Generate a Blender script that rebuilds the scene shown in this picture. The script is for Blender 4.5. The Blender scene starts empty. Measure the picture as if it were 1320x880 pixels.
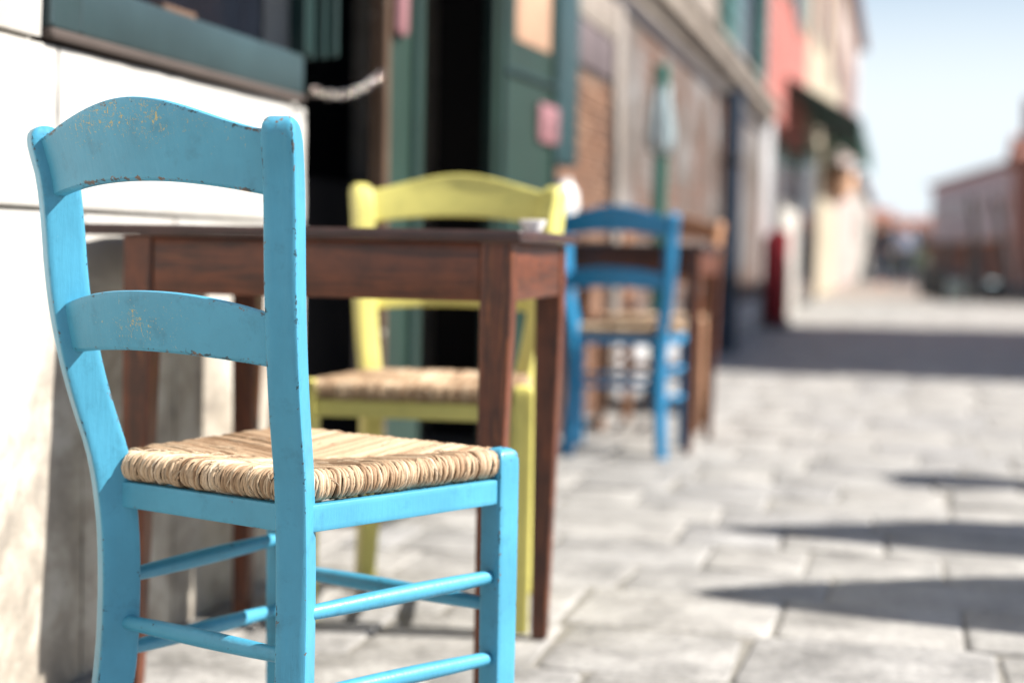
import bpy, math, random
import numpy as np
from mathutils import Vector, Matrix
R = math.radians
random.seed(11)
SC = bpy.context.scene
COL = SC.collection

# ------------------------------------------------------------------ camera, sky, sun
PSI = math.atan(495 / 2084)
cam = bpy.data.cameras.new('camera'); co = bpy.data.objects.new('camera', cam); COL.objects.link(co)
cam.sensor_width = 36; cam.lens = 36 * 2084 / 1320
cam.clip_start = .05; cam.clip_end = 3000
pitch = math.atan(118 / 2084)
co.matrix_world = (Matrix.Translation((0, 0, .72)) @ Matrix.Rotation(PSI, 4, 'Z')
                   @ Matrix.Rotation(math.pi / 2 - pitch, 4, 'X') @ Matrix.Rotation(R(1.1), 4, 'Z'))
cam.dof.use_dof = True; cam.dof.focus_distance = 1.83; cam.dof.aperture_fstop = 2.15
SC.camera = co
SUN_AZ, SUN_EL = 82, 43
W = bpy.data.worlds.new('World'); SC.world = W; W.use_nodes = True
nt = W.node_tree; bg = nt.nodes['Background']
sky = nt.nodes.new('ShaderNodeTexSky'); sky.sky_type = 'NISHITA'; sky.sun_disc = False
sky.sun_elevation = R(SUN_EL); sky.sun_rotation = R(SUN_AZ); sky.dust_density = .7; sky.air_density = 1.0; sky.ozone_density = 3.5
# pale haze of the low sky, the same all round the horizon, over the clear sky above
wn = nt.nodes
tc = wn.new('ShaderNodeTexCoord'); sx_ = wn.new('ShaderNodeSeparateXYZ'); nt.links.new(tc.outputs['Generated'], sx_.inputs[0])
mr = wn.new('ShaderNodeMapRange'); mr.interpolation_type = 'SMOOTHSTEP'; nt.links.new(sx_.outputs[2], mr.inputs[0])
mr.inputs[1].default_value = .08; mr.inputs[2].default_value = .23; mr.inputs[3].default_value = 1; mr.inputs[4].default_value = 0
mx = wn.new('ShaderNodeMix'); mx.data_type = 'RGBA'; nt.links.new(mr.outputs[0], mx.inputs[0]); nt.links.new(sky.outputs[0], mx.inputs[6])
mx.inputs[7].default_value = (6.7, 7.35, 7.8, 1)
nt.links.new(mx.outputs[2], bg.inputs[0]); bg.inputs[1].default_value = .056
sd = Vector((math.sin(R(SUN_AZ)) * math.cos(R(SUN_EL)), math.cos(R(SUN_AZ)) * math.cos(R(SUN_EL)), math.sin(R(SUN_EL))))
sun = bpy.data.lights.new('sun', 'SUN'); sun.energy = 5; sun.angle = R(.55); sun.color = (1, .95, .88)
so = bpy.data.objects.new('sun', sun); COL.objects.link(so)
so.rotation_euler = sd.to_track_quat('Z', 'Y').to_euler()
SC.view_settings.view_transform = 'Standard'; SC.view_settings.look = 'None'
SC.view_settings.exposure = 1.32; SC.view_settings.gamma = 1

# ------------------------------------------------------------------ materials
def mat(name, base=(.5, .5, .5), rough=.6, spec=.5):
    m = bpy.data.materials.new(name); m.use_nodes = True
    b = m.node_tree.nodes['Principled BSDF']
    b.inputs['Base Color'].default_value = (*base, 1); b.inputs['Roughness'].default_value = rough
    b.inputs['Specular IOR Level'].default_value = spec
    return m, m.node_tree, b
class N:
    """tiny node helper"""
    def __init__(s, t): s.t = t
    def n(s, typ, **k):
        x = s.t.nodes.new('ShaderNode' + typ)
        for a, v in k.items(): setattr(x, a, v)
        return x
    def coord(s, scale=(1, 1, 1), kind='Object', loc=(0, 0, 0)):
        c = s.n('TexCoord'); m = s.n('Mapping'); m.inputs['Scale'].default_value = scale; m.inputs['Location'].default_value = loc
        s.t.links.new(c.outputs[kind], m.inputs[0]); return m.outputs[0]
    def world(s, scale=(1, 1, 1)):
        c = s.n('NewGeometry'); m = s.n('Mapping'); m.inputs['Scale'].default_value = scale
        s.t.links.new(c.outputs['Position'], m.inputs[0]); return m.outputs[0]
    def noise(s, vec, scale, detail=5, rough=.55, dist=0):
        x = s.n('TexNoise'); x.inputs['Scale'].default_value = scale; x.inputs['Detail'].default_value = detail
        x.inputs['Roughness'].default_value = rough; x.inputs['Distortion'].default_value = dist
        s.t.links.new(vec, x.inputs['Vector']); return x.outputs['Fac']
    def ramp(s, fac, stops):
        r = s.n('ValToRGB'); e = r.color_ramp.elements
        while len(e) < len(stops): e.new(.5)
        for i, (p, c) in enumerate(stops):
            e[i].position = p; e[i].color = (*c, 1) if not isinstance(c, (int, float)) else (c, c, c, 1)
        s.t.links.new(fac, r.inputs[0]); return r.outputs[0]
    def mix(s, fac, a, b, mode='MIX'):
        m = s.n('Mix'); m.data_type = 'RGBA'; m.blend_type = mode
        for i, v in ((0, fac), (6, a), (7, b)):
            if isinstance(v, bpy.types.NodeSocket): s.t.links.new(v, m.inputs[i])
            elif isinstance(v, (int, float)): m.inputs[i].default_value = v if i == 0 else (v, v, v, 1)
            else: m.inputs[i].default_value = (*v, 1)
        return m.outputs[2]
    def math(s, op, a, b=0, c=0):
        m = s.n('Math'); m.operation = op
        for i, v in enumerate((a, b, c)):
            if isinstance(v, bpy.types.NodeSocket): s.t.links.new(v, m.inputs[i])
            else: m.inputs[i].default_value = v
        return m.outputs[0]
    def attr(s, name): x = s.n('Attribute'); x.attribute_name = name; return x.outputs['Fac']
    def bump(s, h, strength, dist, b, prev=None):
        x = s.n('Bump'); x.inputs['Strength'].default_value = strength; x.inputs['Distance'].default_value = dist
        s.t.links.new(h, x.inputs['Height'])
        if prev is not None: s.t.links.new(prev, x.inputs['Normal'])
        s.t.links.new(x.outputs[0], b.inputs['Normal']); return x.outputs[0]
    def link(s, a, b): s.t.links.new(a, b)

def paint(name, base, under=(.46, .37, .13), dark=(.012, .05, .07), rough=.42, seed=0):
    """brushed gloss paint, scuffed to an older coat and bare wood where 'wear' is high"""
    m, t, b = mat(name, base, rough); k = N(t)
    v = k.coord(loc=(seed, seed * .7, 0))
    tone = k.ramp(k.noise(v, 9, 5, .6), [(.3, tuple(c * .86 for c in base)), (.7, tuple(min(1, c * 1.10 + .004) for c in base))])
    grime = k.ramp(k.noise(k.coord(loc=(seed + 9, 0, 0)), 24, 8, .75), [(.30, (.62, .66, .66)), (.46, (1., 1., 1.))])
    tone = k.mix(.7, tone, grime, 'MULTIPLY')
    wear = k.math('MULTIPLY', k.attr('wear'), k.ramp(k.noise(k.coord(loc=(seed, 4, 2)), 7, 3), [(.38, .45), (.62, 1.15)])); scr = k.attr('scratch')
    n1 = k.noise(v, 75, 5, .7)
    e = k.math('GREATER_THAN', k.math('ADD', n1, k.math('MULTIPLY', wear, .17)), .735)
    e2 = k.math('GREATER_THAN', k.math('ADD', k.noise(v, 130, 4, .7), k.math('MULTIPLY', wear, .15)), .735)
    vs = k.coord((1, 1, 2.2), loc=(seed + 3, 0, 1))
    vs2 = k.coord((2.4, 1, 1), loc=(seed, 2, 5))
    sA = k.math('ADD', k.noise(vs, 150, 6, .72, .9), k.math('MULTIPLY', scr, .118))
    sB = k.math('ADD', k.noise(vs2, 120, 6, .75, 1.2), k.math('MULTIPLY', scr, .125))
    clump = k.math('MULTIPLY', k.math('SUBTRACT', k.noise(v, 28, 3), .5), .16)
    s1 = k.math('GREATER_THAN', k.math('ADD', k.math('MAXIMUM', sA, sB), clump), .735)
    c = k.mix(s1, tone, under)
    ocol = k.ramp(k.noise(v, 30, 3), [(.50, dark), (.60, (.13, .075, .045))])
    c = k.mix(e, c, ocol); c = k.mix(e2, c, ocol)
    k.link(c, b.inputs['Base Color'])
    rr = k.math('MULTIPLY_ADD', k.noise(v, 14, 3), .25, rough - .12); k.link(rr, b.inputs['Roughness'])
    h = k.math('ADD', k.noise(k.coord((1, 1, .12)), 170, 4), k.math('MULTIPLY', k.noise(v, 55, 5), .9))
    p = k.bump(h, .55, .0008, b)
    inv = k.math('SUBTRACT', 1, k.math('MAXIMUM', e, s1)); k.bump(inv, .5, .0006, b, p)
    return m
M = {}
M['blue'] = paint('blue_paint', (.050, .262, .395), seed=0)
M['deep_blue'] = paint('deep_blue_paint', (.018, .215, .42), seed=2)
M['yellow'] = paint('yellow_paint', (.56, .51, .14), under=(.5, .4, .2), dark=(.2, .14, .03), seed=4)
M['pine'] = paint('orange_varnish', (.36, .185, .10), under=(.6, .4, .2), dark=(.2, .08, .03), seed=6)

def wood(name, axis, a=(.040, .010, .005), bcol=(.15, .038, .012), hi=(.27, .08, .022)):
    m, t, b = mat(name, a, .42); k = N(t)
    sc = [9, 9, 9]; sc[axis] = .55
    v = k.coord(tuple(sc))
    g = k.noise(v, 5.0, 6, .6, .5)
    c = k.ramp(g, [(.3, a), (.52, bcol), (.60, a), (.68, hi), (.8, bcol)])
    dirt = k.ramp(k.noise(k.coord(), 22, 6, .7), [(.36, .6), (.6, 1.)])
    c = k.mix(1, c, dirt, 'MULTIPLY')
    wear = k.math('GREATER_THAN', k.math('ADD', k.noise(k.coord(), 60, 5, .7), k.math('MULTIPLY', k.attr('wear'), .22)), .80)
    c = k.mix(wear, c, (.30, .12, .06)); k.link(c, b.inputs['Base Color'])
    k.bump(k.noise(k.coord(tuple(x * 3 for x in sc)), 9, 4), .4, .0008, b)
    return m
M['woodx'] = wood('dark_stained_wood_long', 0); M['woody'] = wood('dark_stained_wood_cross', 1); M['woodz'] = wood('dark_stained_wood_upright', 2)
M['top'] = wood('tabletop_wood', 0, (.022, .009, .010), (.06, .022, .018), (.14, .06, .035))

m, t, b = mat('woven_rush', (.5, .35, .18), .62, .25); k = N(t); M['rush'] = m
tint = k.attr('tint')
c = k.ramp(tint, [(0, (.09, .045, .018)), (.18, (.28, .17, .095)), (.6, (.47, .335, .215)), (1, (.64, .51, .37))])
c = k.mix(.5, c, k.ramp(k.noise(k.coord((1, 1, 1)), 240, 4, .7), [(.3, .45), (.65, 1.)]), 'MULTIPLY')
k.link(c, b.inputs['Base Color']); k.bump(k.noise(k.coord(), 500, 3), .5, .0007, b)

m, t, b = mat('white_istrian_stone', (.7, .68, .64), .7); k = N(t); M['whitestone'] = m
v = k.world()
c = k.ramp(k.noise(v, 2.2, 8, .62), [(.32, (.37, .345, .305)), (.5, (.45, .435, .405)), (.7, (.50, .49, .47))])
pos = k.n('SeparateXYZ'); gg = k.n('NewGeometry'); k.link(gg.outputs['Position'], pos.inputs[0])
low = k.math('MULTIPLY', k.ramp(k.math('ADD', pos.outputs[2], k.math('MULTIPLY', k.noise(v, 3.5, 6), .5)), [(.72, 1.), (1.0, 0.)]), .68)
grime = k.ramp(k.noise(v, 7, 7, .68, .4), [(.36, (.11, .08, .05)), (.46, (.24, .195, .14)), (.55, (.38, .34, .275)), (.64, (.48, .44, .38))])
c = k.mix(low, c, grime)
pits = k.ramp(k.noise(v, 48, 6, .7), [(.30, .35), (.40, 1.)]); c = k.mix(low, c, k.mix(1, c, pits, 'MULTIPLY'))
k.link(c, b.inputs['Base Color']); k.bump(k.math('ADD', k.noise(v, 26, 7, .7), k.math('MULTIPLY', k.noise(v, 6, 3), 1.5)), .5, .006, b)

def stone(name, a, bb, cc, scale=5, bumpd=.004):
    m, t, b = mat(name, a, .78); k = N(t); v = k.world()
    oi = k.n('ObjectInfo')
    c = k.ramp(k.noise(v, scale, 9, .65), [(.3, a), (.5, bb), (.72, cc)])
    c = k.mix(1, c, k.ramp(k.noise(v, scale * 9, 6, .75), [(.33, .55), (.55, 1.)]), 'MULTIPLY')
    c = k.mix(1, c, k.ramp(oi.outputs['Random'], [(0, (.84, .84, .86)), (.5, (.94, .93, .92)), (1, (1.04, 1.02, 1.0))]), 'MULTIPLY')
    spots = k.ramp(k.noise(k.world(), 3.1, 7, .7, .6), [(.30, .68), (.42, 1.)]); c = k.mix(1, c, spots, 'MULTIPLY')
    flecks = k.ramp(k.noise(k.world(), 17, 3, .5), [(.24, .55), (.30, 1.)]); c = k.mix(1, c, flecks, 'MULTIPLY')
    k.link(c, b.inputs['Base Color'])
    k.link(k.ramp(k.noise(v, scale * 2, 4), [(.3, .5), (.7, .85)]), b.inputs['Roughness'])
    k.bump(k.math('ADD', k.noise(v, scale * 5, 8, .7), k.math('MULTIPLY', k.noise(v, scale * 30, 3), .25)), .75, bumpd, b)
    return m
M['paving'] = stone('grey_trachyte_paving', (.19, .185, .172), (.32, .312, .295), (.43, .422, .40), 6, .006)
M['joint'] = stone('joint_grit', (.15, .14, .12), (.23, .22, .195), (.31, .295, .265), 30, .004)
M['floorstone'] = stone('doorway_stone', (.24, .235, .22), (.32, .31, .295), (.38, .37, .35), 4, .003)
M['greystone'] = stone('grey_stone', (.26, .26, .27), (.38, .38, .39), (.47, .47, .48), 2, .004)
M['palestone'] = stone('pale_cornice_stone', (.17, .135, .11), (.27, .23, .195), (.36, .315, .27), 2, .004)
M['brickone'] = stone('fired_brick', (.10, .045, .025), (.20, .10, .055), (.27, .17, .11), 6, .003)
M['mortar'] = stone('old_mortar', (.3, .27, .24), (.4, .36, .32), (.45, .42, .38), 8, .004)

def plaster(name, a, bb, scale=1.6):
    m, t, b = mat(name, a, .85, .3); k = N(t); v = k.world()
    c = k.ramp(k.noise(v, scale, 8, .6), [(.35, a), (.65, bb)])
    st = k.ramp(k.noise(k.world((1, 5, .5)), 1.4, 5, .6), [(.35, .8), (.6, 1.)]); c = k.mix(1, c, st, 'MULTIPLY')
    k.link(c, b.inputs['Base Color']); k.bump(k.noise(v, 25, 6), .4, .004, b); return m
M['red'] = plaster('pink_red_render', (.31, .09, .075), (.40, .155, .13))
M['cream'] = plaster('cream_render', (.34, .28, .20), (.44, .38, .29))
M['rose'] = plaster('pale_rose_render', (.36, .28, .255), (.44, .36, .33))
M['mauve'] = plaster('greyed_mauve_render', (.52, .43, .45), (.64, .55, .57))
M['slate'] = plaster('dark_mauve_slate', (.07, .055, .06), (.12, .095, .10))
M['rust'] = plaster('rust_red_render', (.20, .09, .07), (.30, .15, .12))
M['white'] = plaster('white_render', (.36, .34, .31), (.44, .42, .39))
M['mauve_dark'] = plaster('dark_grey_plaster', (.022, .02, .022), (.035, .032, .032))  # even dark grey for the panel inside the doorway
M['roomwall'] = plaster('near_black_plaster', (.012, .011, .012), (.022, .019, .018))  # even near-black tone shared by the room walls, floor and counter
M['shadehouse'] = plaster('ochre_render', (.4, .25, .12), (.5, .33, .18))

# brick wall with patches of leftover render
m, t, b = mat('weathered_brick_wall', (.3, .2, .15), .85, .3); k = N(t); M['brickwall'] = m
g = k.n('NewGeometry'); sp = k.n('SeparateXYZ'); k.link(g.outputs['Position'], sp.inputs[0])
cb = k.n('CombineXYZ'); k.link(sp.outputs[1], cb.inputs[0]); k.link(sp.outputs[2], cb.inputs[1])
br = k.n('TexBrick'); k.link(cb.outputs[0], br.inputs['Vector']); br.inputs['Scale'].default_value = 1
br.inputs['Brick Width'].default_value = .24; br.inputs['Row Height'].default_value = .065; br.inputs['Mortar Size'].default_value = .006
br.inputs['Color1'].default_value = (.11, .05, .032, 1); br.inputs['Color2'].default_value = (.085, .05, .038, 1); br.inputs['Mortar'].default_value = (.14, .125, .11, 1)
v = k.world()
pl = k.ramp(k.noise(v, 1.1, 8, .62, .3), [(.46, 0.), (.56, 1.)])
pcol = k.ramp(k.noise(v, 2.5, 7, .6), [(.3, (.05, .036, .028)), (.5, (.105, .09, .08)), (.64, (.22, .22, .225))])
c = k.mix(pl, br.outputs['Color'], pcol)
k.link(c, b.inputs['Base Color'])
k.bump(k.math('ADD', k.math('MULTIPLY', pl, 1.5), k.math('ADD', k.math('MULTIPLY', k.math('SUBTRACT', 1, br.outputs['Fac']), .8), k.noise(v, 30, 5))), .6, .01, b)

def flaky(name, base, chip=(.62, .58, .5), rough=.4, amt=.79):
    m, t, b = mat(name, base, rough); k = N(t); v = k.world()
    c = k.ramp(k.noise(v, 3, 6), [(.3, tuple(x * .7 for x in base)), (.7, tuple(x * 1.25 for x in base))])
    ch = k.math('GREATER_THAN', k.math('ADD', k.noise(v, 40, 6, .7), k.math('MULTIPLY', k.attr('wear'), .10)), amt)
    k.link(k.mix(ch, c, chip), b.inputs['Base Color']); k.bump(k.noise(k.world((1, 1, .2)), 60, 5), .3, .002, b); return m
M['green'] = flaky('dark_green_door_paint', (.006, .024, .022))
M['greendoor'] = flaky('faded_green_door_paint', (.009, .029, .021), rough=.5)
M['teal'] = flaky('blue_green_paint', (.010, .042, .048))
M['greenframe'] = flaky('grey_green_frame_paint', (.022, .045, .050), rough=.45, amt=.80)
M['rawwood'] = flaky('bare_flaking_wood', (.12, .07, .042), amt=.66)
M['shutter'] = flaky('shutter_green', (.04, .13, .12))
def flat(name, c, r=.6, metal=0):
    m, t, b = mat(name, c, r); k = N(t); v = k.world()
    k.link(k.ramp(k.noise(v, 12, 5), [(.3, tuple(x * .82 for x in c)), (.7, tuple(min(1, x * 1.12) for x in c))]), b.inputs['Base Color'])
    b.inputs['Metallic'].default_value = metal; k.bump(k.noise(v, 80, 4), .2, .001, b); return m
M['metal'] = flat('polished_chain_steel', (.40, .36, .33), .14, 1)
M['brass'] = flat('pinkish_lock_plate', (.24, .11, .12), .45)
M['paper'] = flat('peach_notice_paper', (.38, .23, .15), .8)
M['ink'] = flat('faded_print', (.30, .16, .10), .8)
M['sillbrown'] = flat('dirt_brown_sill', (.055, .04, .033), .8)
M['black'] = flat('blackened_iron', (.012, .013, .018), .5)
M['navy'] = flat('dark_blue_pipe', (.02, .035, .06), .45)
M['boardred'] = flat('deep_red_paint', (.28, .01, .016), .5)
M['orange'] = flat('orange_cloth', (.55, .16, .05), .8)
M['awning'] = flat('dark_green_awning', (.012, .055, .045), .8)
M['awningteal'] = flat('teal_awning', (.03, .24, .20), .8)
M['peach'] = flat('peach_cloth', (.70, .42, .27), .8)
M['canvas'] = flat('pale_blue_canvas', (.38, .47, .49), .8)
M['polegreen'] = flat('sea_green_pole', (.006, .11, .085), .4)
M['porcelain'] = flat('white_porcelain', (.82, .80, .78), .15)
M['tile'] = flat('roof_tile', (.24, .10, .07), .85)
M['glass'] = flat('dark_window_glass', (.008, .01, .015), .12); M['glass'].node_tree.nodes['Principled BSDF'].inputs['Specular IOR Level'].default_value = .12
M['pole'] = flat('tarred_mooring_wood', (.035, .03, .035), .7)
M['hull'] = flat('dark_boat_hull', (.02, .035, .06), .35)
M['skin'] = flat('skin', (.48, .27, .19), .5)
M['coat'] = flat('dark_coat', (.02, .03, .045), .8)
M['shirt'] = flat('pale_blue_shirt', (.35, .42, .55), .8)
M['jeans'] = flat('dark_trousers', (.03, .04, .07), .8)
M['hair'] = flat('brown_hair', (.05, .03, .02), .7)
M['leaf'] = flat('hedge_leaf', (.05, .08, .04), .6)
m, t, b = mat('canal_water', (.02, .05, .05), .06); k = N(t); k.bump(k.noise(k.world(), 3, 4), .3, .03, b); M['water'] = m

# ------------------------------------------------------------------ mesh helpers
class MB:
    def __init__(s): s.v = []; s.f = []; s.w = []; s.sc = []; s.ti = []
    def vert(s, p, w=0, sc=0, ti=.5):
        s.v.append(tuple(p)); s.w.append(w); s.sc.append(sc); s.ti.append(ti); return len(s.v) - 1
    def rings(s, rings, closed_caps=True, ti=.5):
        """rings: list of lists of (point, wear, scratch)"""
        idx = [[s.vert(q[0], q[1], q[2], ti) if isinstance(q[0], (tuple, list, Vector)) else s.vert(q, 0, 0, ti) for q in r] for r in rings]
        n = len(idx[0])
        for a, b in zip(idx, idx[1:]):
            for i in range(n):
                j = (i + 1) % n; s.f.append((a[i], a[j], b[j], b[i]))
        if closed_caps: s.f.append(tuple(reversed(idx[0]))); s.f.append(tuple(idx[-1]))
    def box(s, x0, x1, y0, y1, z0, z1, bev=0, ti=.5):
        if x0 > x1: x0, x1 = x1, x0
        if y0 > y1: y0, y1 = y1, y0
        if z0 > z1: z0, z1 = z1, z0
        b = min(bev, (x1 - x0) * .45, (y1 - y0) * .45, (z1 - z0) * .45)
        if b <= 0:
            loops = [[(x0, y0, z), (x1, y0, z), (x1, y1, z), (x0, y1, z)] for z in (z0, z1)]
            s.rings([[(p, 0, 0) for p in l] for l in loops], ti=ti); return
        def loop(z, d):
            o = []
            for (cx, cy, sx, sy, fl) in ((x0, y0, 1, 1, 0), (x1, y0, -1, 1, 1), (x1, y1, -1, -1, 0), (x0, y1, 1, -1, 1)):
                a = ((cx + sx * d, cy + sy * (d + b), z), .8, 0); c = ((cx + sx * (d + b), cy + sy * d, z), .8, 0)
                o += [c, a] if fl else [a, c]
            return o
        # order corners consistently
        def loop2(z, d):
            pts = [(x0 + d, y0 + d + b), (x0 + d + b, y0 + d), (x1 - d - b, y0 + d), (x1 - d, y0 + d + b),
                   (x1 - d, y1 - d - b), (x1 - d - b, y1 - d), (x0 + d + b, y1 - d), (x0 + d, y1 - d - b)]
            return [((x, y, z), .15, 0) for x, y in pts]
        s.rings([loop2(z0, b * .6), loop2(z0 + b, 0), loop2(z1 - b, 0), loop2(z1, b * .6)], ti=ti)
    def tube(s, pts, rad, n=10, ti=.5, caps=True):
        pts = [Vector(p) for p in pts]; rr = rad if isinstance(rad, (list, tuple)) else [rad] * len(pts)
        rings = []; up = None
        for i, p in enumerate(pts):
            t = (pts[min(i + 1, len(pts) - 1)] - pts[max(i - 1, 0)]).normalized()
            if up is None:
                a = Vector((0, 0, 1)) if abs(t.z) < .9 else Vector((1, 0, 0)); up = t.cross(a).normalized()
            u = (up - t * up.dot(t)).normalized(); w = t.cross(u); up = u
            rings.append([(p + (u * math.cos(2 * math.pi * j / n) + w * math.sin(2 * math.pi * j / n)) * rr[i], .25, 0) for j in range(n)])
        s.rings(rings, caps, ti)
    def lathe(s, prof, c=(0, 0, 0), n=24):
        s.rings([[((c[0] + r * math.cos(2 * math.pi * j / n), c[1] + r * math.sin(2 * math.pi * j / n), c[2] + z), 0, 0) for j in range(n)] for r, z in prof])
    def mesh(s, name, material, smooth=35):
        me = bpy.data.meshes.new(name); me.from_pydata(s.v, [], s.f)
        for nm, d in (('wear', s.w), ('scratch', s.sc), ('tint', s.ti)):
            if max(d) != min(d) or nm == 'tint' and d[0] != .5 or nm == 'wear' and max(d) > 0:
                a = me.attributes.new(nm, 'FLOAT', 'POINT'); a.data.foreach_set('value', d)
        me.materials.append(material)
        if smooth:
            me.polygons.foreach_set('use_smooth', [True] * len(me.polygons)); me.set_sharp_from_angle(angle=R(smooth))
        me.update(); return me
    def build(s, name, material, parent=None, smooth=35, kind=None):
        return link(name, s.mesh(name, material, smooth), parent, kind)
def link(name, me, parent=None, kind=None):
    o = bpy.data.objects.new(name, me); COL.objects.link(o); o.parent = parent
    if kind: o['kind'] = kind
    return o
def tag(o, label, cat, group=None):
    o['label'] = label; o['category'] = cat
    if group: o['group'] = group
    return o
def thing(name, label, cat, loc=(0, 0, 0), rz=0, group=None):
    o = bpy.data.objects.new(name, None); o.empty_display_size = .1; COL.objects.link(o)
    o.location = loc; o.rotation_euler = (0, 0, rz); return tag(o, label, cat, group)
def bx(name, material, parent, *a, bev=.004, kind=None):
    q = MB(); q.box(*a, bev=bev); return q.build(name, material, parent, kind=kind)

# ------------------------------------------------------------------ setting: ground, canal
g = MB()
for r in ((-60, -1.72, -6, 6.4), (-60, -1.3, 6.4, 140), (-1.72, 60, -6, 27), (-1.3, .66, 27, 48), (-1.3, 60, 48, 140), (14, 60, 27, 48)):
    g.box(r[0], r[1], r[2], r[3], -.9, -.05)
g.box(-900, 900, -900, 1500, -1.2, -.95)
g.build('ground', M['joint'], kind='structure', smooth=0)
wt = MB(); wt.box(.66, 14, 27, 48, -.93, -.62); wt.build('canal_water', M['water'], kind='structure')

pave = MB(); pave.box(-1.34, 5.2, -1, 26.99, -.049, -.007); PAV = pave.build('pavement', M['joint'], kind='structure', smooth=0)
def stone_rings(rnd, L, D, z=0, c=(0, 0), tilt=(0, 0)):
    """eight-to-ten sided slab outline with worn corners"""
    pts = []
    for sx, sy, along in ((-1, -1, 0), (1, -1, 1), (1, 1, 0), (-1, 1, 1)):
        k1, k2 = rnd.uniform(.006, .024), rnd.uniform(.006, .024)
        a = (sx * .5 * L, sy * (.5 * D - k1)); b_ = (sx * (.5 * L - k2), sy * .5 * D)
        pts += [a, b_] if not along else [b_, a]
    pts = [(x + rnd.uniform(-.006, .006), y + rnd.uniform(-.006, .006)) for x, y in pts]
    def ring(sh, zz):
        o = []
        for x, y in pts:
            l = math.hypot(x, y); q = max(0, 1 - sh / l)
            o.append(((c[0] + x * q, c[1] + y * q, z + zz + tilt[0] * x + tilt[1] * y), .5, 0))
        return o
    return [ring(0, -.035), ring(0, -.007), ring(.003, -.002), ring(.010, 0)]
rnd = random.Random(5)
variants = []
for i in range(14):
    q = MB(); q.rings(stone_rings(rnd, .36, .30)); variants.append(q.mesh('paving_stone', M['paving'], 50))
far = MB(); count = 0
y = .9
while y < 26.9:
    D = rnd.uniform(.25, .37)
    if y + D > 26.97: D = 26.97 - y
    x = -1.325
    first = True
    while x < 5.15:
        L = rnd.uniform(.22, .52)
        if first: L = rnd.uniform(.15, .4); first = False
        gap = rnd.uniform(.004, .009) if rnd.random() < .82 else rnd.uniform(.013, .022)
        cx, cy = x + L / 2, y + D / 2
        if cx < .105 * cy + .35 and cy < 12.5 and cy > 1.5 and count < 292:
            o = link('paving_stone', variants[rnd.randrange(14)], PAV); count += 1
            o.location = (cx, cy, rnd.uniform(-.004, .003))
            o.rotation_euler = (rnd.uniform(-.009, .009), rnd.uniform(-.009, .009), rnd.uniform(-.012, .012) + (math.pi if rnd.random() < .5 else 0))
            o.scale = ((L - gap) / .36, (D - gap) / .30, 1)
        else:
            far.rings(stone_rings(rnd, L - gap, D - gap, rnd.uniform(-.004, .003), (cx, cy), (rnd.uniform(-.008, .008), rnd.uniform(-.008, .008))))
        x += L
    y += D
o = far.build('distant_paving', M['paving'], PAV, 50, kind='stuff')
quay = MB(); quay.box(-1.3, .64, 27.0, 48, -.04, 0, bev=.01); quay.build('quay_path', M['palestone'], kind='structure')

# ------------------------------------------------------------------ house with the white stone wall, window and doorway
H1 = thing('stone_house', 'white stone house front at the left with green framed window and open dark doorway', 'house', (-1.3, 2, 0))
H1.location = (0, 0, 0)
XW = -1.3
w = MB(); w.box(-1.72, XW - .03, -3, 2.3, -.08, 5.5); w.box(-1.72, XW - .03, 2.3, 3.455, -.08, 1.03)
w.box(-1.72, XW - .03, 3.43, 3.455, 1.03, 2.4); w.box(-1.72, XW - .03, 2.3, 6.34, 2.4, 5.5)
w.build('wall_core', M['whitestone'], H1, smooth=0)
sr = random.Random(3)
def slab(y0, y1, z0, z1, dx=0):
    q = MB(); x0 = XW - .03; x1 = XW + dx
    ny, nz = max(2, int((y1 - y0) / .05)), max(2, int((z1 - z0) / .05))
    g_ = .003; ys = [y0 + g_ + (y1 - y0 - 2 * g_) * i / ny for i in range(ny + 1)]; zs = [z0 + g_ + (z1 - z0 - 2 * g_) * i / nz for i in range(nz + 1)]
    fr = [[q.vert((x1 - (.006 if (i in (0, ny) or j in (0, nz)) else 0) + sr.uniform(-.0012, .0012), ys[i] + (sr.uniform(-.002, .002) if 0 < i < ny else sr.uniform(-.0015, .0015)), zs[j]), 0) for j in range(nz + 1)] for i in range(ny + 1)]
    for i in range(ny):
        for j in range(nz): q.f.append((fr[i][j], fr[i + 1][j], fr[i + 1][j + 1], fr[i][j + 1]))
    rim = [fr[i][0] for i in range(ny + 1)] + [fr[ny][j] for j in range(1, nz + 1)] + [fr[i][nz] for i in range(ny - 1, -1, -1)] + [fr[0][j] for j in range(nz - 1, 0, -1)]
    bk = [q.vert((x0 - .001, q.v[r][1], q.v[r][2])) for r in rim]; n = len(rim)
    for i in range(n): q.f.append((rim[i], bk[i], bk[(i + 1) % n], rim[(i + 1) % n]))
    q.build('stone_slab', M['whitestone'], H1, 60)
for (a, b_) in ((-1, .2), (.2, 1.25), (1.25, 2.43), (2.43, 2.78), (2.78, 3.455)): slab(a, b_, -.04, .768, .0)
for (a, b_) in ((-1, .6), (.6, 1.5), (1.5, 2.35), (2.35, 3.455)): slab(a, b_, .772, 1.03 if a > 2.3 else 1.03, -.002)
for (a, b_) in ((-1, 1.0), (1.0, 2.298)):
    slab(a, b_, 1.034, 1.75, -.001); slab(a, b_, 1.754, 2.6, 0)
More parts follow.
